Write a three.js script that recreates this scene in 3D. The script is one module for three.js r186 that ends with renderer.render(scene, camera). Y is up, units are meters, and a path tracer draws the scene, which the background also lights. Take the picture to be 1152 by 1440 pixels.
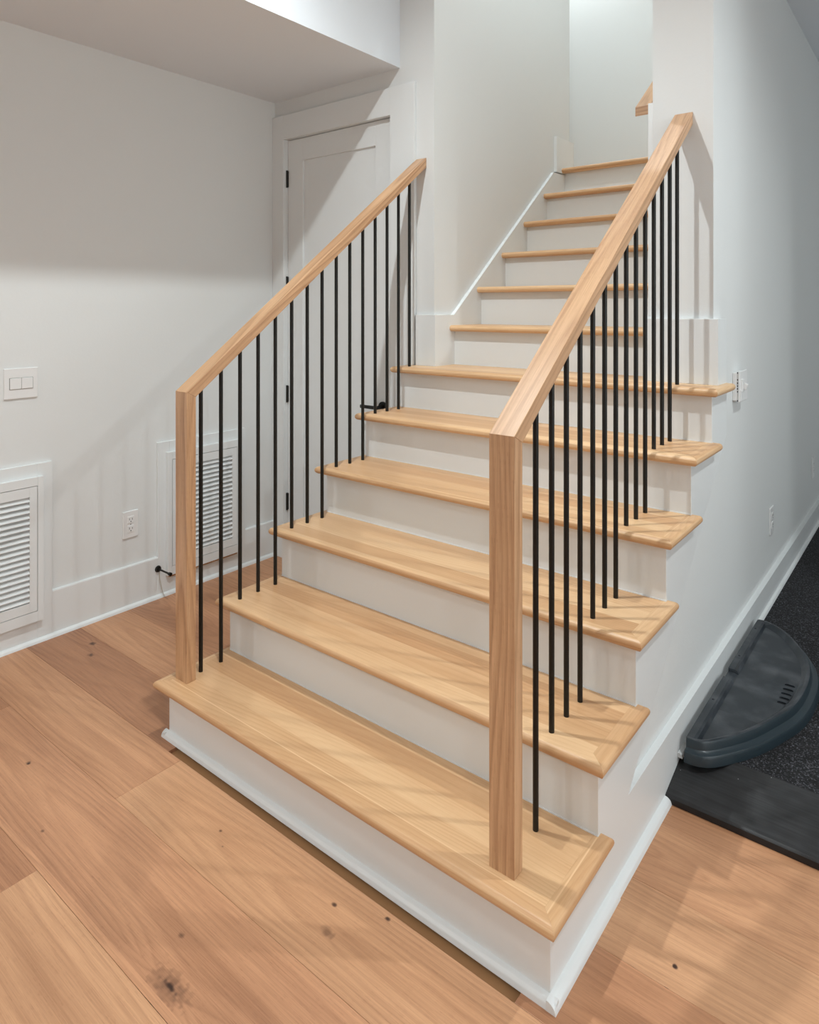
import * as THREE from 'three';
import { mergeGeometries, toCreasedNormals } from 'three/addons/utils/BufferGeometryUtils.js';
import { RoundedBoxGeometry } from 'three/addons/geometries/RoundedBoxGeometry.js';
import { RectAreaLightUniformsLib } from 'three/addons/lights/RectAreaLightUniformsLib.js';

/* ------------------------------------------------------------------ camera, light, exposure */
const scene = new THREE.Scene();
scene.background = new THREE.Color(0x000000);
const camera = new THREE.PerspectiveCamera(2 * Math.atan(720 / 951.54) * 180 / Math.PI, 1152 / 1440, 0.05, 60);
camera.position.set(0.6555, 1.4673, 1.3029);
camera.rotation.set(0, 0.6716, 0);
camera.setViewOffset(1152, 1440, 0, 287.55, 1152, 1440);
const renderer = new THREE.WebGLRenderer({ antialias: true });
renderer.toneMapping = THREE.LinearToneMapping;
renderer.toneMappingExposure = 1.15;
renderer.shadowMap.enabled = true;
RectAreaLightUniformsLib.init();
// unseen ceiling lamps, out of view, placed to light the stairs and walls: [x, ceiling height, z, candela, beam half-angle, edge softness]
const CEIL = 3.42, HALL_CEIL = 3.12, SOFFIT = 2.684, UP_CEIL = 4.95;
const LAMPS = [
  [-0.88, CEIL, 0.04, 10.0, 1.4, 0.8],
  [-0.86, CEIL, 1.75, 1.8, 1.3, 0.7],
  [1.4, CEIL, -1.05, 9.0, 1.3, 0.7],
  [1.4, CEIL, 1.6, 2.8, 1.3, 0.7],
  [-0.86, CEIL, 3.35, 4.5, 1.3, 0.7],
  [1.45, CEIL, 3.35, 4.5, 1.3, 0.7],
  [-2.0, SOFFIT, 2.6, 4.0, 1.4, 0.6],  // added as fill under the low ceiling, out of view
  [-0.78, UP_CEIL, -1.72, 6.5, 1.4, 0.6],
  [-1.9, UP_CEIL, -3.5, 3.4, 1.5, 0.4],
];
// unseen windows added to the right-hand wall as soft fill: [z centre, width, bottom, height, radiance]
const FILL_WINDOWS = [[0.3, 3.0, 0.9, 1.7, 1.9], [-3.0, 1.7, 0.6, 1.5, 0.42]];
const FILL_TINT = new THREE.Color().setRGB(0.88, 0.955, 0.985);  // tint of the fill from the added windows
const LAMP_COLOR = new THREE.Color().setRGB(0.905, 0.972, 0.985);

/* ------------------------------------------------------------------ helpers */
function rng(seed) { let s = seed >>> 0; return () => { s = (s + 0x6d2b79f5) >>> 0; let t = s; t = Math.imul(t ^ (t >>> 15), t | 1); t ^= t + Math.imul(t ^ (t >>> 7), t | 61); return ((t ^ (t >>> 14)) >>> 0) / 4294967296; }; }
const rand = rng(77);
function hash(ix, iy, s) { let h = Math.imul(ix, 374761393) + Math.imul(iy, 668265263) + Math.imul(s, 1442695041); h = Math.imul(h ^ (h >>> 13), 1274126177); return ((h ^ (h >>> 16)) >>> 0) / 4294967296; }
function vnoise(x, y, s) {
  const ix = Math.floor(x), iy = Math.floor(y); let fx = x - ix, fy = y - iy;
  fx = fx * fx * (3 - 2 * fx); fy = fy * fy * (3 - 2 * fy);
  const a = hash(ix, iy, s), b = hash(ix + 1, iy, s), c = hash(ix, iy + 1, s), d = hash(ix + 1, iy + 1, s);
  return a + (b - a) * fx + (c - a) * fy + (a - b - c + d) * fx * fy;
}
const names = {};
function numbered(n) { const k = names[n] = (names[n] ?? -1) + 1; return k ? `${n}_${String(k).padStart(3, '0')}` : n; }
function mesh(name, geo, mat, parent = scene) {
  const m = new THREE.Mesh(geo, mat); m.name = numbered(name); m.castShadow = m.receiveShadow = true; parent.add(m); return m;
}
function group(name, x = 0, y = 0, z = 0, parent = scene) { const g = new THREE.Group(); g.name = numbered(name); g.position.set(x, y, z); parent.add(g); return g; }
function tag(o, label, category, grp) { o.userData.label = label; o.userData.category = category; if (grp) o.userData.group = grp; return o; }
function structure(o) { o.userData.kind = 'structure'; return o; }
// texture coordinates in metres from the face directions; grain = axis the u coordinate follows
function uv(geo, grain = 'x', off = [0, 0]) {
  const g = geo.index ? geo.toNonIndexed() : geo;
  g.computeBoundingBox();
  const p = g.attributes.position, out = new Float32Array(p.count * 2), A = ['x', 'y', 'z'], G = A.indexOf(grain);
  const a = new THREE.Vector3(), b = new THREE.Vector3(), c = new THREE.Vector3(), n = new THREE.Vector3();
  for (let i = 0; i < p.count; i += 3) {
    a.fromBufferAttribute(p, i); b.fromBufferAttribute(p, i + 1); c.fromBufferAttribute(p, i + 2);
    n.copy(b).sub(a).cross(c.clone().sub(a));
    const w = [Math.abs(n.x), Math.abs(n.y), Math.abs(n.z)]; let k = w.indexOf(Math.max(...w));
    let ua = G, va;
    if (k === G) { ua = (G + 1) % 3; va = (G + 2) % 3; } else va = 3 - k - G;
    [a, b, c].forEach((q, j) => { const e = [q.x, q.y, q.z]; out[(i + j) * 2] = e[ua] + off[0]; out[(i + j) * 2 + 1] = e[va] + off[1]; });
  }
  g.setAttribute('uv', new THREE.BufferAttribute(out, 2));
  return g;
}
function extrude(pts, len, bevel, holes = []) {
  const s = new THREE.Shape(pts.map(p => new THREE.Vector2(p[0], p[1])));
  for (const h of holes) s.holes.push(new THREE.Path(h.map(p => new THREE.Vector2(p[0], p[1]))));
  const g = new THREE.ExtrudeGeometry(s, { depth: Math.max(len - 2 * bevel, 1e-4), bevelEnabled: bevel > 0, bevelThickness: bevel, bevelSize: bevel, bevelOffset: -bevel, bevelSegments: 2, curveSegments: 16 });
  g.translate(0, 0, bevel); return g;
}
// outline in (z, y) swept from x0 to x1
function prismX(pts, x0, x1, bevel = 0.001, grain = 'z', holes = [], off = [rand() * 2, rand()]) {
  const g = extrude(pts.map(([z, y]) => [-z, y]), x1 - x0, bevel, holes.map(h => h.map(([z, y]) => [-z, y])));
  g.rotateY(Math.PI / 2); g.translate(x0, 0, 0); return uv(g, grain, off);
}
// outline in (x, y) swept from z0 to z1
function prismZ(pts, z0, z1, bevel = 0.001, grain = 'x', holes = []) { const g = extrude(pts, z1 - z0, bevel, holes); g.translate(0, 0, z0); return uv(g, grain, [rand() * 2, rand()]); }
// outline in (x, z) swept from y0 to y1
function prismY(pts, y0, y1, bevel = 0.001, grain = 'x', holes = []) {
  const g = extrude(pts.map(([x, z]) => [x, -z]), y1 - y0, bevel, holes.map(h => h.map(([x, z]) => [x, -z])));
  g.rotateX(-Math.PI / 2); g.translate(0, y0, 0); return uv(g, grain, [rand() * 2, rand()]);
}
function box(x0, x1, y0, y1, z0, z1, bevel = 0, grain = 'x') {
  if (bevel) return prismZ([[x0, y0], [x1, y0], [x1, y1], [x0, y1]], z0, z1, bevel, grain);
  const g = new THREE.BoxGeometry(x1 - x0, y1 - y0, z1 - z0); g.translate((x0 + x1) / 2, (y0 + y1) / 2, (z0 + z1) / 2); return uv(g, grain);
}
function smooth(g, a = 0.6) { return toCreasedNormals(g, a); }
// board with half-round edges where flags say so; outline (x, z)
function bullnose(pts, flags, y0, y1, grain) {
  const r = (y1 - y0) / 2, N = 8, rings = [], n = pts.length;
  let area = 0; for (let i = 0; i < n; i++) { const a = pts[i], b = pts[(i + 1) % n]; area += a[0] * b[1] - b[0] * a[1]; }
  const sgn = area > 0 ? 1 : -1;
  const inset = (d) => {
    const L = pts.map((a, i) => { const b = pts[(i + 1) % n], dx = b[0] - a[0], dz = b[1] - a[1], l = Math.hypot(dx, dz), k = flags[i] ? d : 0; const nx = -dz / l * sgn, nz = dx / l * sgn; return [a[0] + nx * k, a[1] + nz * k, dx, dz]; });
    return L.map((l, i) => { const m = L[(i + n - 1) % n]; const det = m[2] * l[3] - m[3] * l[2]; const t = ((l[0] - m[0]) * l[3] - (l[1] - m[1]) * l[2]) / det; return [m[0] + m[2] * t, m[1] + m[3] * t]; });
  };
  for (let k = 0; k <= N; k++) { const a = -Math.PI / 2 + Math.PI * k / N; rings.push({ y: (y0 + y1) / 2 + r * Math.sin(a), p: inset(r * (1 - Math.cos(a))) }); }
  const v = [];
  const tri = (A, B, C) => { if (sgn > 0) v.push(...A, ...B, ...C); else v.push(...A, ...C, ...B); };
  const P = (k, i) => [rings[k].p[i % n][0], rings[k].y, rings[k].p[i % n][1]];
  for (let k = 0; k < N; k++) for (let i = 0; i < n; i++) { tri(P(k, i), P(k + 1, i + 1), P(k, i + 1)); tri(P(k, i), P(k + 1, i), P(k + 1, i + 1)); }
  for (const k of [N, 0]) for (const f of THREE.ShapeUtils.triangulateShape(rings[k].p.map(q => new THREE.Vector2(...q)), [])) { const q = f.map(i => rings[k].p[i]), a = (q[1][0] - q[0][0]) * (q[2][1] - q[0][1]) - (q[1][1] - q[0][1]) * (q[2][0] - q[0][0]); const [A, B, C] = (a > 0) === (k === 0) ? f : [f[0], f[2], f[1]]; v.push(...P(k, A), ...P(k, B), ...P(k, C)); }
  let g = new THREE.BufferGeometry(); g.setAttribute('position', new THREE.BufferAttribute(new Float32Array(v), 3));
  g = smooth(g, 0.5); return uv(g, grain, [1.5 + rand() * 1.55, 0]);
}
const arc = (cx, cy, r, a0, a1, n = 8) => Array.from({ length: n + 1 }, (_, i) => [cx + r * Math.cos(a0 + (a1 - a0) * i / n), cy + r * Math.sin(a0 + (a1 - a0) * i / n)]);

/* ------------------------------------------------------------------ materials */
function dataTex(w, h, fn, srgb = true) {
  const d = new Uint8Array(w * h * 4);
  for (let j = 0; j < h; j++) for (let i = 0; i < w; i++) { const c = fn(i, j), k = (j * w + i) * 4; d[k] = c[0]; d[k + 1] = c[1]; d[k + 2] = c[2]; d[k + 3] = 255; }
  const t = new THREE.DataTexture(d, w, h, THREE.RGBAFormat); t.wrapS = t.wrapT = THREE.RepeatWrapping; t.magFilter = THREE.LinearFilter; t.minFilter = THREE.LinearMipmapLinearFilter; t.generateMipmaps = true;
  if (srgb) t.colorSpace = THREE.SRGBColorSpace; t.needsUpdate = true; return t;
}
const clamp = (v) => v < 0 ? 0 : v > 255 ? 255 : v;
const mix = (a, b, t) => a + (b - a) * t;
// sawn oak: growth rings cut lengthwise, pores, tonal drift; knots in metres; staves glued side by side
function woodTex({ w, h, lx, ly, light, dark, seed, ring = 110, contrast = 0.5, stave = 0, staveTone = 0.12, knots = [], pores = 0.25, drift = 0.35 }) {
  const edges = [0];
  if (stave) { const q = rng(seed * 31 + 5); while (edges[edges.length - 1] < ly) edges.push(edges[edges.length - 1] + stave * (0.75 + 0.6 * q())); }
  const t = dataTex(w, h, (i, j) => {
    const x = i / w * lx, y = j / h * ly; let s = seed, y0 = ly * 0.5, tone = 0, yy = y;
    if (stave) { let k = 0; while (edges[k + 1] < y) k++; s = seed * 17 + k * 7; tone = (hash(k, seed, 9) - 0.5) * 2 * staveTone; y0 = edges[k] + stave * (hash(k, seed, 3) * 3 - 1); yy = y + hash(k, seed, 5); y0 += hash(k, seed, 5); }
    let pull = 0, kd = 0;
    for (const [kx, ky, kr, el, dk] of knots) { const dx = (x - kx) / el, dy = y - ky, r2 = (dx * dx + dy * dy) / (kr * kr); pull += Math.sign(dy || 1) * kr * 1.2 * Math.exp(-r2 / 6); const e = Math.sqrt(r2) + (vnoise(x * 130, y * 130, s) - 0.5) * 0.7; kd = Math.max(kd, dk * Math.max(0, Math.min(1, 1.25 - e))); }
    const wob = (vnoise(x * 2.1, yy * 9, s) - 0.5) * 0.035 + (vnoise(x * 7, yy * 30, s + 1) - 0.5) * 0.006;
    const cut = 0.01 + 0.15 * vnoise(x * 0.9 + 5, 0.5, s + 2);
    const r = Math.hypot(yy - y0 + wob + pull, cut);
    const ph = r * ring; const f = ph - Math.floor(ph); let g = f < 0.75 ? f / 0.75 : (1 - f) / 0.25; g = g * g * contrast * (0.45 + 0.9 * vnoise(x * 1.3, yy * 14, s + 3));
    const fib = (vnoise(x * 14, yy * 900, s + 4) - 0.5) * pores + (vnoise(x * 50, yy * 1500, s + 5) > 0.83 ? pores * 0.45 : 0);
    const dr = (vnoise(x * 1.1, yy * 7, s + 6) - 0.5) * drift + (vnoise(x * 3.4, yy * 26, s + 7) - 0.5) * drift * 0.5;
    let m = 0.28 + g + fib + dr + tone; m = m < 0 ? 0 : m > 1.1 ? 1.1 : m;
    const c = [0, 1, 2].map(k => mix(light[k], dark[k], m));
    return c.map((q, k) => clamp(mix(q, [58, 36, 26][k], Math.min(1, kd))));
  });
  t.repeat.set(1 / lx, 1 / ly); return t;
}
const std = (o) => new THREE.MeshStandardMaterial(o);
const M = {};
const plaster = dataTex(512, 512, (i, j) => { const v = 128 + (vnoise(i / 4, j / 4, 3) - 0.5) * 70 + (vnoise(i / 11, j / 11, 4) - 0.5) * 90; return [v, v, v]; }, false); plaster.repeat.set(1 / 0.4, 1 / 0.4);
const brushed = dataTex(256, 256, (i, j) => { const v = 128 + (vnoise(i / 40, j / 2, 3) - 0.5) * 90; return [v, v, v]; }, false); brushed.repeat.set(1 / 0.3, 1 / 0.3);
M.wall = std({ color: 0xe2e4e3, roughness: 0.62, bumpMap: plaster, bumpScale: 0.00025 });
M.ceiling = std({ color: 0xe4e9ee, roughness: 0.85, bumpMap: plaster, bumpScale: 0.0002 });
M.trim = std({ color: 0xe6e9e9, roughness: 0.36, bumpMap: brushed, bumpScale: 0.00004 });
M.plate = std({ color: 0xe9e9e8, roughness: 0.3 });
M.slot = std({ color: 0x35353a, roughness: 0.7 });
M.iron = std({ color: 0x14130f, roughness: 0.42, metalness: 0.25 });
M.gap = std({ color: 0x8b8b86, roughness: 0.9 });
const floorTones = [[[212, 160, 120], [148, 100, 70]], [[204, 151, 113], [138, 93, 66]], [[219, 169, 128], [158, 112, 80]], [[198, 145, 107], [134, 89, 63]]];
const fl = (k, o = {}) => woodTex({ w: 2048, h: 256, lx: 4.2, ly: 0.24, light: floorTones[k % 4][0], dark: floorTones[k % 4][1], seed: 40 + k * 13, ring: 75, contrast: 0.2, pores: 0.3, drift: 0.42, ...o });
const floorMat = (map) => std({ map, roughness: 0.42, bumpMap: map, bumpScale: 0.00012 });
M.planks = [0, 1, 2, 3].map(k => floorMat(fl(k)));
M.plankA = floorMat(fl(5, { lx: 2.1, knots: [[0.388, 0.093, 0.008, 1.1, 1.0], [1.392, 0.212, 0.008, 3.2, 1.1], [1.392, 0.215, 0.026, 2.2, 0.4], [1.303, 0.128, 0.006, 1.4, 0.4], [0.72, 0.19, 0.004, 1.5, 0.5]] }));
M.plankB = floorMat(fl(6, { lx: 2.1, knots: [[0.893, 0.017, 0.005, 1.3, 0.9], [0.766, 0.069, 0.005, 1.3, 0.8], [0.804, 0.131, 0.011, 1.8, 0.35], [0.35, 0.1, 0.0035, 1.3, 0.6], [0.4, 0.13, 0.003, 1.3, 0.6]] }));
M.plankC = floorMat(fl(7, { lx: 2.1, knots: [[0.216, 0.037, 0.013, 1.2, 0.75], [0.307, 0.088, 0.01, 1.5, 0.65]] }));
M.plankD = floorMat(fl(2, { lx: 2.1, seed: 211, knots: [[0.24, 0.175, 0.0055, 1, 1.3]] }));
const treadMap = [0, 1, 2].map(k => woodTex({ w: 2048, h: 512, lx: 3.2, ly: 0.36, light: [[234, 198, 155], [230, 191, 147], [232, 195, 151]][k], dark: [184, 134, 91], seed: 300 + k * 19, ring: 120, contrast: 0.15, stave: 0.07, staveTone: 0.26, pores: 0.14, drift: 0.34 }));
M.treads = treadMap.map(map => std({ map, roughness: 0.4 }));
const railMap = woodTex({ w: 2048, h: 256, lx: 2.4, ly: 0.2, light: [222, 181, 141], dark: [148, 104, 71], seed: 501, ring: 130, contrast: 0.36, pores: 0.3, drift: 0.25 });
M.rail = std({ map: railMap, roughness: 0.3 });
M.shim = std({ color: 0xa97f56, roughness: 0.7 });
const carpet = dataTex(1024, 1024, (i, j) => { const a = vnoise(i / 4.2, j / 4.2, 8), b = vnoise(i / 1.7, j / 1.7, 9), c = vnoise(i / 60, j / 60, 10); const sp = hash(Math.floor(i / 3), Math.floor(j / 3), 12); const v = 3 + a * a * a * 95 + b * 14 + c * 5 + (sp > 0.985 ? 40 : 0); return [v, v, v * 1.08]; });
carpet.repeat.set(1 / 0.8, 1 / 0.8);
M.carpet = std({ map: carpet, roughness: 1, bumpMap: carpet, bumpScale: 0.006 });
const rampTex = dataTex(1024, 256, (i, j) => { const v = 33 + (vnoise(i / 90, j / 3, 5) - 0.5) * 18 + (vnoise(i / 30, j / 24, 6) - 0.5) * 10; const sp = hash(i >> 1, j >> 1, 4) > 0.99992 ? 150 : 0; return [v + sp, v + sp, v * 1.04 + sp]; });
rampTex.repeat.set(1, 1 / 0.25);
M.ramp = std({ map: rampTex, roughness: 0.5 });
M.rampEdge = std({ color: 0x1b1b1d, roughness: 0.6 });
const dusty = dataTex(512, 512, (i, j) => { const v = vnoise(i / 60, j / 60, 21) * 0.6 + vnoise(i / 22, j / 22, 22) * 0.3 + vnoise(i / 4, j / 4, 23) * 0.1; const m = Math.max(0, v - 0.38) * 1.5; return [mix(38, 92, m), mix(44, 94, m), mix(50, 98, m)]; });
dusty.repeat.set(1 / 0.5, 1 / 0.5);
M.lid = std({ map: dusty, roughness: 0.34 });
M.lidSide = std({ color: 0x243138, roughness: 0.34 });
M.lampGlow = std({ color: 0xffffff, emissive: LAMP_COLOR, emissiveIntensity: 2.2 });
M.fillGlow = std({ color: 0xe8eef2, roughness: 0.5, emissive: FILL_TINT, emissiveIntensity: 0.7 });  // glowing panes of the added windows
M.string = std({ color: 0xb9b3a6, roughness: 0.9 });

/* ------------------------------------------------------------------ sizes */
const H = 0.197, D = 0.2505, NOSE = 0.044, OVER = 0.03, T = 0.03, W = 1.4315;
const XL = -2.4834, ZD = -1.357;                 // left wall face, door wall face
const SX = -1.305, RX0 = -0.245, RX1 = -0.022;   // stairwell walls
const ZB = 4.6, XR = 3.3;                        // back and right of the room behind the camera
const MAT = 0.07;

/* ------------------------------------------------------------------ room shell */
structure(mesh('wall_left', box(XL - 0.12, XL, -0.1, CEIL + 0.1, ZD - 0.13, ZB, 0, 'z'), M.wall));
{ // door wall with its opening
  const x0 = XL, x1 = SX - 0.12, y1 = CEIL + 0.1, dx0 = -2.402, dx1 = -1.556, dy = 2.462;
  structure(mesh('wall_back', prismZ([[x0, -0.1], [dx0, -0.1], [dx0, dy], [dx1, dy], [dx1, -0.1], [x1, -0.1], [x1, y1], [x0, y1]], ZD - 0.12, ZD, 0, 'x'), M.wall));
  structure(mesh('wall_closet', box(x0, x1, -0.1, y1, ZD - 0.32, ZD - 0.22), M.wall));
}
structure(mesh('wall_stair_left', box(SX - 0.12, SX, 0, UP_CEIL + 0.1, -2.868, ZD, 0, 'z'), M.wall));
structure(mesh('wall_right', box(RX0, RX1, -0.1, UP_CEIL + 0.1, -4.35, ZD, 0, 'z'), M.wall));
structure(mesh('wall_understair', prismX([[-0.36, 0], [ZD, 0], [ZD, 0.95], [-0.36, 0.16]], RX1 - 0.04, RX1, 0, 'z'), M.wall));
structure(mesh('wall_front', box(XL - 0.12, XR + 0.1, -0.1, CEIL + 0.1, ZB, ZB + 0.1), M.wall));
structure(mesh('wall_room_right', prismX([[-4.35, -0.1], [ZB, -0.1], [ZB, CEIL + 0.1], [-4.35, CEIL + 0.1]], XR, XR + 0.12, 0, 'z', FILL_WINDOWS.map(([z, w, y, h]) => [[z - w / 2, y], [z + w / 2, y], [z + w / 2, y + h], [z - w / 2, y + h]])), M.wall));
FILL_WINDOWS.forEach(([z, w, y, h, L], i) => {
  const g = structure(group(`window_${i + 1}`)), f = 0.05;
  mesh('fill_window_frame', prismX([[z - w / 2, y], [z + w / 2, y], [z + w / 2, y + h], [z - w / 2, y + h]], XR + 0.02, XR + 0.09, 0.002, 'z', [[[z - w / 2 + f, y + f], [z - f / 2, y + f], [z - f / 2, y + h - f], [z - w / 2 + f, y + h - f]], [[z + f / 2, y + f], [z + w / 2 - f, y + f], [z + w / 2 - f, y + h - f], [z + f / 2, y + h - f]]]), M.trim, g);
  for (const s of [-1, 1]) mesh('glow_pane', box(XR + 0.05, XR + 0.058, y + f, y + h - f, Math.min(z + s * f / 2, z + s * (w / 2 - f)), Math.max(z + s * f / 2, z + s * (w / 2 - f))), M.fillGlow, g);
  mesh('fill_window_sill', box(XR - 0.05, XR + 0.02, y - 0.03, y - 0.002, z - w / 2 - 0.05, z + w / 2 + 0.05, 0.003, 'z'), M.trim, g);
  const a = new THREE.RectAreaLight(FILL_TINT, L, w - 2 * f, h - 2 * f); a.position.set(XR + 0.015, y + h / 2, z); a.rotation.y = Math.PI / 2; a.name = 'fill_window_light'; g.add(a);  // added fill, brightens the left and hallway walls
});
structure(mesh('wall_unseen_pier', box(1.07, 1.4, -0.1, CEIL + 0.1, -1.62, -1.5), M.wall));  // out of view, darkens the far part of the hallway wall
structure(mesh('wall_hall_end', box(RX1, XR, -0.1, CEIL + 0.1, -4.35, -4.2), M.wall));
structure(mesh('ceiling', prismY([[-1.53, ZB], [XR, ZB], [XR, -2.68], [RX1, -2.68], [RX1, ZD], [-1.53, ZD]], CEIL, CEIL + 0.1, 0, 'x'), M.ceiling));
structure(mesh('ceiling_hall', box(RX1, XR, HALL_CEIL, HALL_CEIL + 0.4, -4.2, -2.68), M.ceiling));
structure(mesh('ceiling_soffit', box(XL, -1.521, SOFFIT, CEIL + 0.05, ZD, ZB, 0, 'z'), M.ceiling));
structure(mesh('wall_stair_header', box(SX, RX0, CEIL + 0.02, UP_CEIL + 0.1, ZD, ZD + 0.12), M.wall));
structure(mesh('wall_upper_end', box(-3.2, RX0, 2.2, UP_CEIL + 0.1, -4.25, -4.15), M.wall));
structure(mesh('wall_upper_left', box(-3.3, -3.2, 2.2, UP_CEIL + 0.1, -4.25, -2.75, 0, 'z'), M.wall));
structure(mesh('wall_upper_front', box(-3.2, SX - 0.12, 2.2, UP_CEIL + 0.1, -2.868, -2.75), M.wall));
structure(mesh('ceiling_upper', box(-3.3, RX0, UP_CEIL, UP_CEIL + 0.1, -4.25, ZD), M.ceiling));
structure(mesh('floor_upper', box(-3.2, RX0, 2.2, 2.362, -4.15, -2.86), M.treads[1]));

/* floor: wide planks laid across the room */
{
  const f = structure(group('floor'));
  mesh('subfloor', box(XL, XR, -0.1, -0.012, -4.2, ZB), M.shim, f);
  const zs = [-1.357, -1.125, -0.89, -0.655, -0.42, -0.185, 0.047, 0.268, 0.526, 0.762, 0.998, 1.234, 1.47, 1.706, 1.942, 2.18];
  const special = { '0.268:-2.05': M.plankA, '0.047:-1.29': M.plankB, '-0.185:-2.483': M.plankC, '-0.42:-0.06': M.plankD };
  const add = (x0, x1, z0, z1, k) => {
    const key = `${z0}:${x0 === XL ? '-2.483' : x0}`, mt = special[key] ?? M.planks[k % 4];
    const b = 0.0009, g = extrude([[x0 + 0.0003, -z1 + 0.0003], [x1 - 0.0003, -z1 + 0.0003], [x1 - 0.0003, -z0 - 0.0003], [x0 + 0.0003, -z0 - 0.0003]], 0.012, b); g.rotateX(-Math.PI / 2); g.translate(0, -0.012, 0);
    mesh('plank', uv(g, 'x', special[key] ? [-x0, -z0] : [rand() * 3, -z0]), mt, f);
  };
  let k = 0;
  for (let r = 0; r < zs.length - 1; r++) {
    const z0 = zs[r], z1 = zs[r + 1]; let cuts;
    if (z0 === 0.268) cuts = [XL, -2.05, 0.03, 1.75, XR];
    else if (z0 === 0.047) cuts = [XL, -1.29, 0.62, 2.2, XR];
    else if (z0 === 0.526) cuts = [XL, -1.204, 0.55, 2.1, XR];
    else if (z0 === -0.185) cuts = [XL, -1.36, null, -0.06, 1.2, XR];
    else if (z0 === -0.42) cuts = [XL, -1.36, null, -0.06, 0.9, 2.4, XR];
    else if (z1 <= -0.5) cuts = z0 < -0.9 ? [XL, -1.9 + 0.5 * hash(r, 1, 2), -1.36] : [XL, -1.36, null, -0.06, 1.4, XR];
    else cuts = [XL, -1.7 + hash(r, 2, 3), 0.1 + hash(r, 4, 3), 1.9, XR];
    for (let i = 0; i < cuts.length - 1; i++) { if (cuts[i] === null || cuts[i + 1] === null) continue; add(cuts[i], cuts[i + 1], z0, z1, (k++ * 7 + r * 3) >> 1); }
  }
  add(XL, -0.4, 2.18, ZB, 1); add(-0.4, 1.4, 2.18, ZB, 2); add(1.4, XR, 2.18, ZB, 0);
}
/* the dark hallway floor covering and its ramp */
{
  tag(mesh('carpet_mat', box(0.0135, XR, 0.0, MAT, -4.19, -0.945, 0, 'x'), M.carpet), 'speckled black carpet filling the hallway floor behind the charcoal ramp', 'carpet');
  const g = group('floor_ramp'); tag(g, 'smooth charcoal ramp strip between the wooden floor and black carpet', 'ramp');
  mesh('ramp_top', prismX([[-0.742, 0.0], [-0.742, 0.021], [-0.747, 0.0245], [-0.944, MAT + 0.003], [-0.944, 0.0]], 0.0005, XR, 0, 'x'), M.ramp, g);
  mesh('front_edge', prismX([[-0.7415, 0.0], [-0.7395, 0.004], [-0.7395, 0.0195], [-0.7415, 0.021]], 0.0005, XR, 0, 'x'), M.rampEdge, g);
}

/* ------------------------------------------------------------------ baseboards and trim */
const shoeProfile = (face, dir, y0 = 0, r = 0.017) => [[face, y0], [face + dir * r, y0], ...arc(face, y0, r, dir > 0 ? 0.25 : Math.PI - 0.25, Math.PI / 2, 6).map(p => p), [face, y0 + r]];
{
  const b = structure(group('baseboard_left'));
  mesh('board', prismZ([[XL, 0], [XL + 0.0135, 0], [XL + 0.0135, 0.2], [XL + 0.011, 0.205], [XL, 0.205]], ZD, ZB, 0.0005, 'z'), M.trim, b);
  mesh('shoe_molding', smooth(prismZ(shoeProfile(XL + 0.0135, 1), ZD + 0.02, ZB, 0, 'z')), M.trim, b);
  const r = structure(group('baseboard_right'));
  mesh('board', box(RX1, 0, 0, 0.187, -4.2, -1.44, 0.0008, 'z'), M.trim, r);
  mesh('shoe_molding', smooth(prismZ(shoeProfile(0, 1, MAT, 0.014), -4.2, -0.862, 0, 'z')), M.trim, r);
  const s = structure(group('baseboard_stair_right'));   // wraps the end of the right wall above the sixth tread
  mesh('board', prismY([[RX0 - 0.022, ZD], [RX0 - 0.022, ZD + 0.022], [0, ZD + 0.022], [0, -1.455], [RX1, -1.455], [RX1, ZD]], 6 * H, 1.425, 0.0008, 'x'), M.trim, s);
  mesh('board', box(RX0 - 0.022, RX0, 6 * H, 1.435, -1.5, ZD, 0.0005, 'z'), M.trim, s);
  const l = structure(group('baseboard_stair_left'));
  mesh('board', box(-1.405, SX + 0.0205, 6 * H, 1.432, ZD, ZD + 0.02, 0.0008, 'x'), M.trim, l);
  // skirt that climbs beside the upper steps
  mesh('skirt', prismX([[ZD + 0.019, 6 * H - 0.1], [ZD + 0.019, 1.4315], [-1.5, 1.432], [-2.6, 2.318], [-2.868, 2.33], [-2.868, 2.2], [-1.5, 1.1]], SX, SX + 0.02, 0.0008, 'z'), M.trim, l);
  mesh('board', box(SX, SX + 0.02, 2.33, 2.5555, -2.87, -2.64, 0.0008, 'z'), M.trim, l);
  mesh('board', box(SX - 0.3, SX + 0.0205, 2.364, 2.556, -2.888, -2.868, 0.0008, 'x'), M.trim, l);
  const sr = structure(group('trim_1'));
  mesh('skirt', prismX([[-1.5, 6 * H], [-1.5, 1.44], [-2.6, 2.318], [-3.0, 2.5], [-3.0, 2.2], [-1.56, 1.1]], RX0 - 0.02, RX0, 0.0008, 'z'), M.trim, sr);
  structure(mesh('trim_2', box(RX0 - 0.018, RX0, 1.436, 2.267, -1.40, ZD + 0.001, 0.001, 'y'), M.trim));
  const dt = structure(group('door_2'));
  mesh('casing', box(-0.012, 0.1, 0, 2.61, -4.2, -4.18, 0.001, 'y'), M.trim, dt);
  mesh('casing', box(0.1, 0.9, 2.47, 2.61, -4.2, -4.18, 0.001, 'x'), M.trim, dt);
  mesh('casing', box(0.9, 1.02, 0, 2.61, -4.2, -4.18, 0.001, 'y'), M.trim, dt);
  mesh('door_panel', box(0.1, 0.9, 0, 2.47, -4.2, -4.19), M.trim, dt);
}

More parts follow.
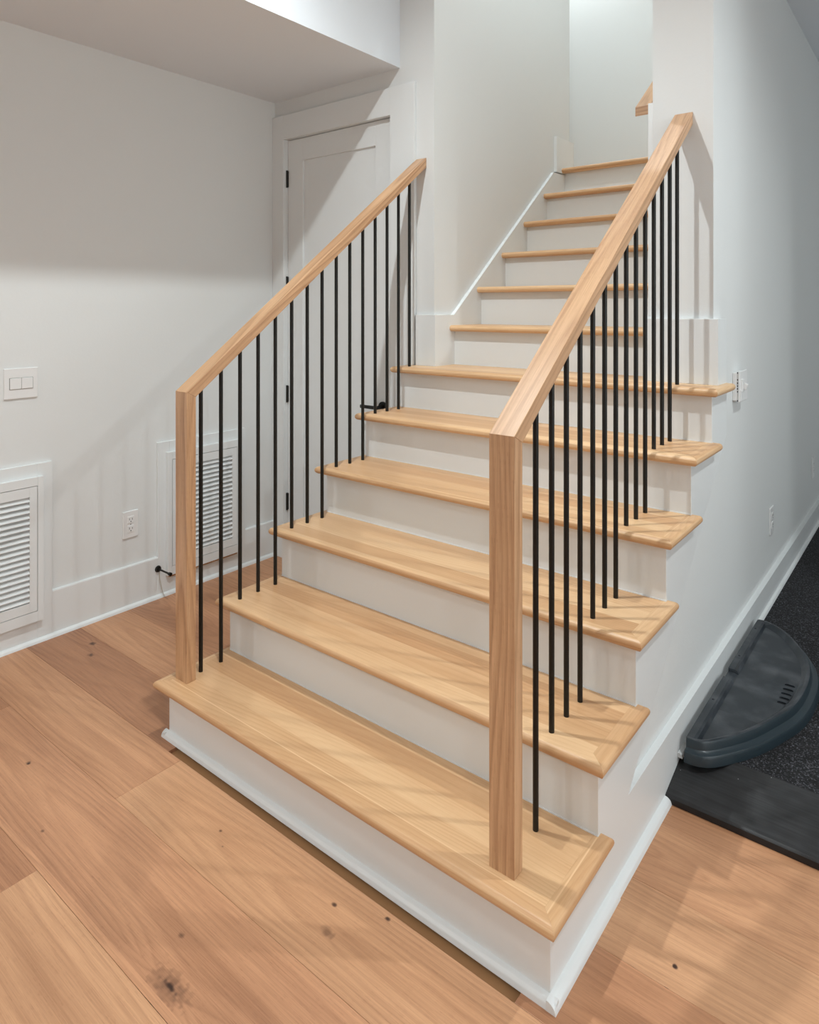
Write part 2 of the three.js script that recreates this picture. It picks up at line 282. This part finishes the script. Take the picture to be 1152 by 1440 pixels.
/* ------------------------------------------------------------------ staircase */
const stair = group('staircase');
tag(stair, 'pale oak and white staircase rising between two black baluster railings', 'staircase');
for (let i = 1; i <= 12; i++) {
  const yT = i * H, zf = -(i - 1) * D + NOSE, zr = -(i - 1) * D, zb = -i * D - 0.015, mt = M.treads[(i * 5) % 3];
  const wide = i <= 6, xl = wide ? -W - OVER : SX + 0.02, xr = wide ? OVER : RX0 - 0.02, xrr = wide ? 0 : xr;
  // riser
  mesh('riser', box(wide ? -W : xl - 0.01, xrr - (wide ? 0.0003 : -0.01), (i - 1) * H, yT - T, zr - 0.018, zr, 0.0006, 'x'), M.trim, stair);
  if (i > 1) mesh('caulk_bead', box(wide ? -W + 0.001 : xl, wide ? -0.0005 : xr, (i - 1) * H, (i - 1) * H + 0.003, zr, zr + 0.0022, 0, 'x'), M.trim, stair);
  // tread with mitred half-round returns
  const c = OVER + 0.012;
  if (wide) {
    const back = i === 6 ? ZD + 0.002 : zb, rb = i === 6 ? -1.455 : zb;
    const t = mesh('tread', bullnose([[xl + c, back], [xl + c, zf - c], [xl, zf], [xr, zf], [xr - c, zf - c], [xr - c, back]], [0, 0, 0, 1, 0, 0].map((_, k) => k === 2 ? 1 : 0), yT - T, yT, 'x'), mt, stair);
    mesh('return_nosing', bullnose([[xr - c + 0.0002, i === 6 ? -1.4 : zb], [xr - c + 0.0002, zf - c], [xr, zf - 0.0004], [xr, rb - 0.01], [xr - OVER, rb - 0.01], [xr - OVER, i === 6 ? -1.4 : zb]], [0, 0, 1, 1, 0, 0], yT - T, yT, 'z'), mt, t);
    mesh('return_nosing', bullnose([[xl, i === 6 ? back : zb], [xl, zf - 0.0004], [xl + c - 0.0002, zf - c], [xl + c - 0.0002, i === 6 ? back : zb]], [1, 0, 0, 0], yT - T, yT, 'z'), mt, t);
    if (i === 6) mesh('tread_back', box(SX + 0.02, RX0 - 0.022, yT - T, yT, zb, back, 0, 'x'), mt, t);
  } else mesh('tread', bullnose([[xl, i === 12 ? -2.87 : zb], [xl, zf], [xr, zf], [xr, i === 12 ? -2.87 : zb]], [0, 1, 0, 0], yT - T, yT, 'x'), mt, stair);
}
{ // stepped side panels: right one ends on a sloping line over the hallway wall
  const steps = [[-0.002, 0.0]]; for (let i = 1; i <= 6; i++) { steps.push([-(i - 1) * D - 0.002, i * H - T]); if (i < 6) steps.push([-i * D - 0.002, i * H - T]); }
  const right = [...steps, [-1.455, 6 * H - T], [-1.455, 0.985], [-0.446, 0.187], [-1.44, 0.187], [-1.44, 0]];
  mesh('side_panel', prismX(right, RX1 + 0.0002, 0, 0.0008, 'z'), M.trim, stair);
  const left = [...steps, [ZD + 0.001, 6 * H - T], [ZD + 0.001, 0]];
  mesh('side_panel', prismX(left, -W, -W + 0.02, 0.0008, 'z'), M.trim, stair);
  const shoe = shoeProfile(0, 1, 0, 0.02);
  mesh('shoe_molding', smooth(prismX(shoe, -W - 0.018, 0.019, 0, 'x')), M.trim, stair);
  mesh('shoe_molding', smooth(prismZ(shoe.map(([a, y]) => [a, y]), -0.742, -0.335, 0, 'z')), M.trim, stair);
  mesh('shoe_molding', smooth(prismZ(shoeProfile(0, 1, 0, 0.022), -0.335, 0.0205, 0, 'z')), M.trim, stair);
  mesh('shoe_molding', smooth(prismZ(shoeProfile(-W, -1, 0, 0.018), ZD, 0.018, 0, 'z')), M.trim, stair);
}

/* ------------------------------------------------------------------ railings */
const baluster = new THREE.CylinderGeometry(0.0072, 0.0072, 1, 14); baluster.translate(0, 0.5, 0);
const SLOPE = 0.763;
const along = (g) => { const p = g.attributes.position, t = g.attributes.uv, n = g.attributes.normal; for (let i = 0; i < p.count; i++) if (Math.abs(n.getX(i)) > 0.7) t.setXY(i, p.getZ(i) * 1.26 - p.getY(i) * 0.0, p.getY(i) + SLOPE * p.getZ(i)); return g; };
function railing(xa, xb, zs, label) {
  const r = group('stair_railing', (xa + xb) / 2, H, -0.035); tag(r, label, 'railing', 'stair railings');
  const L = (g) => { g.translate(-r.position.x, -r.position.y, -r.position.z); return g; };
  const zt = -0.015, zn = -0.0515, top = 1.181, th = 0.047, end = ZD + 0.0005, yEnd = top + SLOPE * (zt - end), yn = top + SLOPE * (zt - zn) - th;
  mesh('newel_post', L(prismX([[zt, H], [zt, top], [zn, yn], [zn, H]], xa, xb, 0.0014, 'y', [], [xa < -1 ? 0.2 : 1.1, 0.3])), M.rail, r);
  mesh('handrail', L(along(prismX([[zt, top], [end, yEnd], [end, yEnd - th], [zn, yn]], xa, xb, 0.0014, 'z', [], [1.9, xa < -1 ? 0.1 : 0.2]))), M.rail, r);
  for (const z of zs) {
    const step = Math.min(6, Math.floor((NOSE - z) / D) + 1), y0 = step * H, y1 = top + SLOPE * (zt - z) - th + 0.006;
    const m = mesh('baluster', baluster, M.iron, r); m.position.set(0, y0 - H - 0.002, z + 0.035); m.scale.y = y1 - y0 + 0.002;
  }
}
railing(-1.418, -1.352, Array.from({ length: 15 }, (_, k) => -0.093 - 0.0836 * k), 'oak railing with black balusters on the door side of the stairs');
railing(-0.161, -0.095, Array.from({ length: 14 }, (_, k) => -0.176 - 0.0846 * k), 'oak railing with black balusters on the hallway side, nearest the viewer');
{
  const g = group('wall_handrail', -0.37, 2.3, -1.62); tag(g, 'short oak handrail showing at the top of the enclosed upper stairs', 'handrail');
  const pts = [[-1.62, 2.34], [-2.7, 2.34 + 1.08 * 0.786], [-2.7, 2.295 + 1.08 * 0.786], [-1.62, 2.3]];
  const q = prismX(pts, -0.41, -0.345, 0.002, 'z'); q.translate(0.37, -2.3, 1.62); mesh('rail', q, M.rail, g);
  for (const z of [-1.95, -2.5]) { const br = box(0.02, 0.106, 0.0, 0.02, -0.015, 0.015, 0.003); const m = mesh('bracket', br, M.iron, g); m.position.set(0, (1.62 + z) * -0.786 - 0.02, z + 1.62); }
}

/* ------------------------------------------------------------------ closet door */
{
  const d = structure(group('door_1')); const z = -1.372, x0 = -2.3855, x1 = -1.5725, y0 = 0.012, y1 = 2.447;
  mesh('casing', box(XL + 0.0005, -2.387, 0, 2.59, ZD, -1.337, 0.0012, 'y'), M.trim, d);
  mesh('casing', box(-1.571, -1.414, 0, 2.59, ZD, -1.337, 0.0012, 'y'), M.trim, d);
  mesh('casing', box(-2.387, -1.571, 2.45, 2.59, ZD, -1.3373, 0.0012, 'x'), M.trim, d);
  mesh('jamb', box(-2.402, -2.387, 0, 2.45, ZD - 0.12, ZD - 0.0002, 0, 'y'), M.trim, d);
  mesh('jamb', box(-1.571, -1.556, 0, 2.45, ZD - 0.12, ZD - 0.0002, 0, 'y'), M.trim, d);
  mesh('jamb', box(-2.402, -1.556, 2.45, 2.462, ZD - 0.12, ZD - 0.0002, 0, 'x'), M.trim, d);
  mesh('door_stop_strip', box(-2.387, -2.372, 0, 2.45, -1.425, -1.4085), M.trim, d); mesh('door_stop_strip', box(-1.586, -1.571, 0, 2.45, -1.425, -1.4085), M.trim, d); mesh('door_stop_strip', box(-2.372, -1.586, 2.435, 2.45, -1.425, -1.4085), M.trim, d);
  const st = 0.128;
  mesh('door_stile', box(x0, x0 + st, y0, y1, z - 0.035, z, 0.0015, 'y'), M.trim, d);
  mesh('door_stile', box(x1 - st, x1, y0, y1, z - 0.035, z, 0.0015, 'y'), M.trim, d);
  mesh('door_rail', box(x0 + st, x1 - st, y1 - st, y1, z - 0.035, z, 0.0015, 'x'), M.trim, d);
  mesh('door_rail', box(x0 + st, x1 - st, y0, y0 + 0.22, z - 0.035, z, 0.0015, 'x'), M.trim, d);
  mesh('door_panel', box(x0 + st - 0.005, x1 - st + 0.005, y0 + 0.2, y1 - st + 0.005, z - 0.03, z - 0.012), M.trim, d);
  for (const y of [0.328, 0.96, 1.6, 2.222]) { const h = mesh('hinge', box(-2.3875, -2.379, y - 0.047, y + 0.047, z - 0.002, z + 0.012, 0.001, 'y'), M.iron, d); mesh('hinge_pin', new THREE.CylinderGeometry(0.0055, 0.0055, 0.1, 10).translate(-2.3835, y, z + 0.009), M.iron, h); }
  const hx = -1.645, hy = 0.95, r = mesh('rose', new THREE.CylinderGeometry(0.027, 0.027, 0.009, 24).rotateX(Math.PI / 2).translate(hx, hy, z + 0.0045), M.iron, d);
  const lever = prismY([[hx + 0.012, z + 0.05], [hx + 0.012, z + 0.062], [hx - 0.11, z + 0.06], [hx - 0.11, z + 0.05]], hy - 0.009, hy + 0.009, 0.003);
  mesh('lever', mergeGeometries([lever, uv(new THREE.CylinderGeometry(0.01, 0.01, 0.052, 14).rotateX(Math.PI / 2).translate(hx, hy, z + 0.03))].map(q => { q.deleteAttribute('normal'); q.computeVertexNormals(); return q; })), M.iron, r);
}

/* ------------------------------------------------------------------ return-air grilles on the left wall */
function grille() {
  const g = group('vent_grille', XL, 0.1, 0); const b = (a0, a1, y0, y1, t0, t1, bev = 0.001) => box(t0, t1, y0 - 0.1, y1 - 0.1, a0, a1, bev, 'z');
  const o = 0.2725, i = 0.228, p = 0.2035, s = 0.17;
  mesh('outer_casing', b(-o, -i + 0.02, 0.02, 0.782, 0, 0.0145), M.trim, g); mesh('outer_casing', b(i - 0.02, o, 0.02, 0.782, 0, 0.0145), M.trim, g);
  mesh('outer_casing', b(-i + 0.02, i - 0.02, 0.7, 0.782, 0, 0.0145), M.trim, g);
  for (const e of [-1, 1]) mesh('frame_stile', b(Math.min(e * i, e * p), Math.max(e * i, e * p), 0.1, 0.728, 0.0, 0.034), M.trim, g);
  mesh('frame_rail', b(-p, p, 0.691, 0.728, 0, 0.034), M.trim, g); mesh('frame_rail', b(-p, p, 0.1, 0.144, 0, 0.034), M.trim, g);
  for (const e of [-1, 1]) mesh('grille_stile', b(Math.min(e * s, e * (p - 0.0022)), Math.max(e * s, e * (p - 0.0022)), 0.1465, 0.6885, 0.002, 0.0335), M.trim, g);
  mesh('grille_rail', b(-s, s, 0.647, 0.6885, 0.002, 0.0335), M.trim, g); mesh('grille_rail', b(-s, s, 0.1465, 0.188, 0.002, 0.0335), M.trim, g);
  mesh('dark_backing', b(-s, s, 0.15, 0.68, 0.001, 0.004, 0), M.slot, g);  // dark colour stands in for the shade between slats
  const slat = uv(extrude([[0.014, 0.003], [0.016, -0.001], [0.0322, -0.0145], [0.0325, -0.0115], [0.017, 0.0045]], 2 * s, 0).translate(0, 0, -s), 'z');
  const n = 19, pitch = (0.645 - 0.188) / n;
  for (let k = 0; k < n; k++) { const m = mesh('slat', slat, M.trim, g); m.position.y = 0.188 + pitch * (k + 0.78) - 0.1; }
  mesh('wood_strip', b(-p, i - 0.01, 0.091, 0.0995, 0.014, 0.03, 0), M.shim, g);
  return g;
}
const v1 = grille(); v1.position.z = -0.856; tag(v1, 'white louvred wall grille behind the oak newel, beside the closet door', 'vent', 'louvred wall grilles');
{ const v2 = v1.clone(); v2.name = numbered('vent_grille'); v2.position.z = 0.2045; scene.add(v2); tag(v2, 'white louvred wall grille cut off by the left edge, below the light switch', 'vent', 'louvred wall grilles');
  v2.remove(v2.children.find(c => c.name.startsWith('wood_strip'))); }

/* ------------------------------------------------------------------ electrical plates */
function plate(name, w, h, x, y, z, out) { const p = group(name, x, y, z); p.rotation.y = out; mesh('cover_plate', uv(new RoundedBoxGeometry(w, h, 0.007, 3, 0.0028).translate(0, 0, 0.0035)), M.plate, p); return p; }
function outlet(x, y, z, out, label) {
  const p = plate('wall_outlet', 0.08, 0.131, x, y, z, out); tag(p, label, 'outlet', 'white duplex outlets');
  for (const s of [-1, 1]) {
    const f = mesh('receptacle', uv(new RoundedBoxGeometry(0.034, 0.034, 0.004, 3, 0.0019).translate(0, s * 0.0225, 0.0075)), M.plate, p);
    mesh('slot', box(-0.0085, -0.0062, s * 0.0225 - 0.001, s * 0.0225 + 0.0095, 0.008, 0.0098), M.slot, f); mesh('slot', box(0.0062, 0.0085, s * 0.0225 - 0.001, s * 0.0225 + 0.008, 0.008, 0.0098), M.slot, f);
    mesh('slot', new THREE.CylinderGeometry(0.0028, 0.0028, 0.002, 12).rotateX(Math.PI / 2).translate(0, s * 0.0225 - 0.008, 0.0088), M.slot, f);
  }
  mesh('screw', new THREE.CylinderGeometry(0.0028, 0.0028, 0.001, 12).rotateX(Math.PI / 2).translate(0, 0, 0.0073), M.gap, p);
}
outlet(XL, 0.4055, -0.4416, Math.PI / 2, 'white wall outlet low on the left wall between the two grilles');
outlet(RX1, 0.4255, -2.395, Math.PI / 2, 'nearer white outlet low on the hallway wall above the baseboard');
outlet(RX1, 0.443, -3.7, Math.PI / 2, 'farther white outlet low on the hallway wall by the far casing');
{
  const p = plate('light_switch', 0.137, 0.132, XL, 1.14, 0.0585, Math.PI / 2); tag(p, 'square white double switch plate on the left wall above a grille', 'switch');
  mesh('switch_surround', uv(new RoundedBoxGeometry(0.096, 0.05, 0.003, 2, 0.0012).translate(0, 0, 0.0075)), M.gap, p);
  for (const s of [-1, 1]) mesh('rocker', uv(new RoundedBoxGeometry(0.0455, 0.047, 0.006, 3, 0.0018).translate(s * 0.0234, 0, 0.008)), M.plate, p);
}
{
  const p = group('wall_control', RX1, 1.149, -1.7); p.rotation.y = Math.PI / 2; tag(p, 'white boxy wall control with a toggle beside the sixth tread end', 'switch');
  mesh('back_box', uv(new RoundedBoxGeometry(0.124, 0.114, 0.017, 3, 0.003).translate(0, 0, 0.0085)), M.plate, p);
  mesh('vent_strip', uv(new RoundedBoxGeometry(0.118, 0.118, 0.005, 2, 0.001).translate(0, 0, 0.019)), M.plate, p);
  mesh('face_plate', uv(new RoundedBoxGeometry(0.126, 0.124, 0.007, 3, 0.0028).translate(0, 0, 0.0248)), M.plate, p);
  for (const y of [0.056, 0.028, 0.015, 0.003, -0.008, -0.02, -0.056]) mesh('vent_slot', box(-0.0605, -0.057, y - 0.003, y + 0.003, 0.0175, 0.0205), M.slot, p);
  mesh('toggle_frame', uv(new RoundedBoxGeometry(0.034, 0.05, 0.008, 3, 0.002).translate(-0.026, 0.004, 0.03)), M.plate, p);
  const t = mesh('toggle', uv(new RoundedBoxGeometry(0.013, 0.026, 0.016, 3, 0.003)), M.plate, p); t.position.set(-0.022, 0.0, 0.04); t.rotation.x = 0.35;
  mesh('button', uv(new RoundedBoxGeometry(0.02, 0.012, 0.006, 3, 0.002).translate(0.028, 0.0, 0.0295)), M.plate, p);
  mesh('cover_plate', uv(new RoundedBoxGeometry(0.11, 0.045, 0.004, 3, 0.0015).translate(-0.002, -0.036, 0.0295)), M.plate, p);
}

/* ------------------------------------------------------------------ door stop and its string */
{
  const g = group('door_stop', XL + 0.0145, 0.146, -0.5835); tag(g, 'black rod door stop with round base on the left baseboard', 'door stop');
  mesh('base', new THREE.CylinderGeometry(0.014, 0.017, 0.008, 20).rotateZ(-Math.PI / 2).translate(0.004, 0, 0), M.iron, g);
  mesh('rod', new THREE.CylinderGeometry(0.0045, 0.0045, 0.1, 12).rotateZ(-Math.PI / 2).translate(0.055, 0, 0), M.iron, g);
  mesh('rubber_tip', new THREE.CylinderGeometry(0.009, 0.008, 0.014, 16).rotateZ(-Math.PI / 2).translate(0.108, 0, 0), M.iron, g);
  const cv = new THREE.CatmullRomCurve3([[XL + 0.024, 0.131, -0.5835], [XL + 0.026, 0.09, -0.588], [XL + 0.032, 0.04, -0.596], [XL + 0.04, 0.004, -0.604]].map(p => new THREE.Vector3(...p)));
  tag(mesh('string', new THREE.TubeGeometry(cv, 16, 0.0012, 6), M.string), 'thin pale string hanging from the black door stop to the floor', 'string');
}

/* ------------------------------------------------------------------ half-round plastic cover on the carpet */
{
  const y0 = MAT, g = group('plastic_cover', 0.14, y0, -1.38); tag(g, 'half-round dark plastic cover lying on black carpet against the hallway wall', 'cover');
  const rim = [[0.022, -0.878], [0.045, -0.879], [0.072, -0.892], [0.116, -0.949], [0.169, -1.038], [0.217, -1.159], [0.253, -1.275], [0.268, -1.421], [0.262, -1.561], [0.239, -1.656], [0.19, -1.762], [0.132, -1.848], [0.077, -1.893], [0.045, -1.903], [0.022, -1.9]];
  const curve = new THREE.CatmullRomCurve3(rim.map(p => new THREE.Vector3(p[0], 0, p[1])), false, 'centripetal');
  const P = curve.getPoints(56), n = P.length, cx = 0.02;
  const ring = (off, y) => P.map((p, i) => { const a = P[Math.max(0, i - 1)], b = P[Math.min(n - 1, i + 1)]; let tx = b.x - a.x, tz = b.z - a.z; const l = Math.hypot(tx, tz); const q = [p.x + tz / l * off, y, p.z - tx / l * off]; q[0] = Math.max(cx, q[0]); return q; });
  const loft = (rings) => { const v = []; for (let k = 0; k < rings.length - 1; k++) for (let i = 0; i < n - 1; i++) { const A = rings[k][i], B = rings[k][i + 1], C = rings[k + 1][i], E = rings[k + 1][i + 1]; v.push(...A, ...B, ...C, ...B, ...E, ...C); } const q = new THREE.BufferGeometry(); q.setAttribute('position', new THREE.BufferAttribute(new Float32Array(v), 3)); return q; };
  const fin = (q, grain = 'z') => { q.translate(-0.14, -y0, 1.38); return uv(smooth(q, 0.7), grain); };
  // outer skirt in two tiers, then the rounded rim
  const side = loft([ring(-0.030, y0 + 0.001), ring(-0.028, y0 + 0.024), ring(-0.024, y0 + 0.031), ring(-0.010, y0 + 0.034), ring(-0.006, y0 + 0.037), ring(-0.002, y0 + 0.055), ring(0.001, y0 + 0.0605)]);
  mesh('skirt', fin(side), M.lidSide, g);
  mesh('rim', fin(loft([ring(0.001, y0 + 0.0605), ring(0.004, y0 + 0.062), ring(0.011, y0 + 0.0615), ring(0.014, y0 + 0.059), ring(0.026, y0 + 0.047), ring(0.03, y0 + 0.045)])), M.lid, g);
  // deck with five drain slots
  const inner = ring(0.029, 0).filter(p => p[0] > 0.0501), sh = [[0.05, inner[0][2]], ...inner.map(p => [p[0], p[2]]), [0.05, inner[inner.length - 1][2]]];
  const holes = [-1.3, -1.334, -1.368, -1.402, -1.436].map(z => [...arc(0.206, z, 0.008, Math.PI / 2, Math.PI * 1.5, 5), ...arc(0.224, z, 0.008, -Math.PI / 2, Math.PI / 2, 5)]);
  const deck = prismY(sh, y0 + 0.0412, y0 + 0.0455, 0, 'z', holes); deck.translate(-0.14, -y0, 1.38); mesh('deck', deck, M.lid, g);
  for (const z of [-1.3, -1.334, -1.368, -1.402, -1.436]) { const q = box(0.196, 0.234, y0 + 0.036, y0 + 0.04, z - 0.01, z + 0.01); q.translate(-0.14, -y0, 1.38); mesh('slot', q, M.slot, g); }
  // flat flange along the wall, in two lengths with a step between them
  const fl = (z0, z1, dy, nm) => { const q = prismZ([[0.019, y0 + 0.002], [0.019, y0 + 0.06 + dy], [0.04, y0 + 0.0605 + dy], [0.048, y0 + 0.058 + dy], [0.054, y0 + 0.0455], [0.054, y0 + 0.002]], z0, z1, 0.0008, 'z'); q.translate(-0.14, -y0, 1.38); mesh(nm, q, M.lid, g); };
  fl(-1.33, -0.882, 0, 'flange'); fl(-1.4, -1.33, -0.012, 'flange'); fl(-1.897, -1.4, 0, 'flange');
  for (const z of [-1.15, -1.52, -1.8]) { const q = new THREE.CylinderGeometry(0.004, 0.004, 0.002, 10).translate(0.03 - 0.14, 0.0606, z + 1.38); mesh('screw_hole', q, M.slot, g); }
}

/* ------------------------------------------------------------------ lamps, all out of view */
LAMPS.forEach(([x, y, z, cd, beam, soft], i) => {
  const g = group('unseen_ceiling_light', x, y, z);
  const where = ['over the middle of the stairs', 'in front of the stairs', 'over the floor right of the stairs', 'right of and in front of the stairs', 'far behind the viewer on the left', 'far behind the viewer on the right', 'under the low ceiling at left, added as fill', 'over the upper steps', 'over the upper landing'][i];
  tag(g, `unseen round ceiling light ${where}`, 'ceiling light', 'unseen ceiling lights');
  const ringShape = new THREE.Shape(); ringShape.absarc(0, 0, 0.082, 0, Math.PI * 2); const hole = new THREE.Path(); hole.absarc(0, 0, 0.062, 0, Math.PI * 2); ringShape.holes.push(hole);
  mesh('trim_ring', new THREE.ExtrudeGeometry(ringShape, { depth: 0.006, bevelEnabled: false, curveSegments: 32 }).rotateX(Math.PI / 2), M.plate, g);
  mesh('lens', new THREE.CylinderGeometry(0.062, 0.062, 0.003, 32).translate(0, -0.002, 0), M.lampGlow, g);
  const l = new THREE.SpotLight(LAMP_COLOR, cd, 0, beam, soft, 2); l.position.set(0, -0.02, 0); l.target.position.set(0, -2, 0); l.castShadow = true; l.shadow.radius = 1.4; l.shadow.mapSize.set(1024, 1024);
  g.add(l, l.target); l.name = 'lamp_source'; l.target.name = 'lamp_aim';
});

renderer.render(scene, camera);
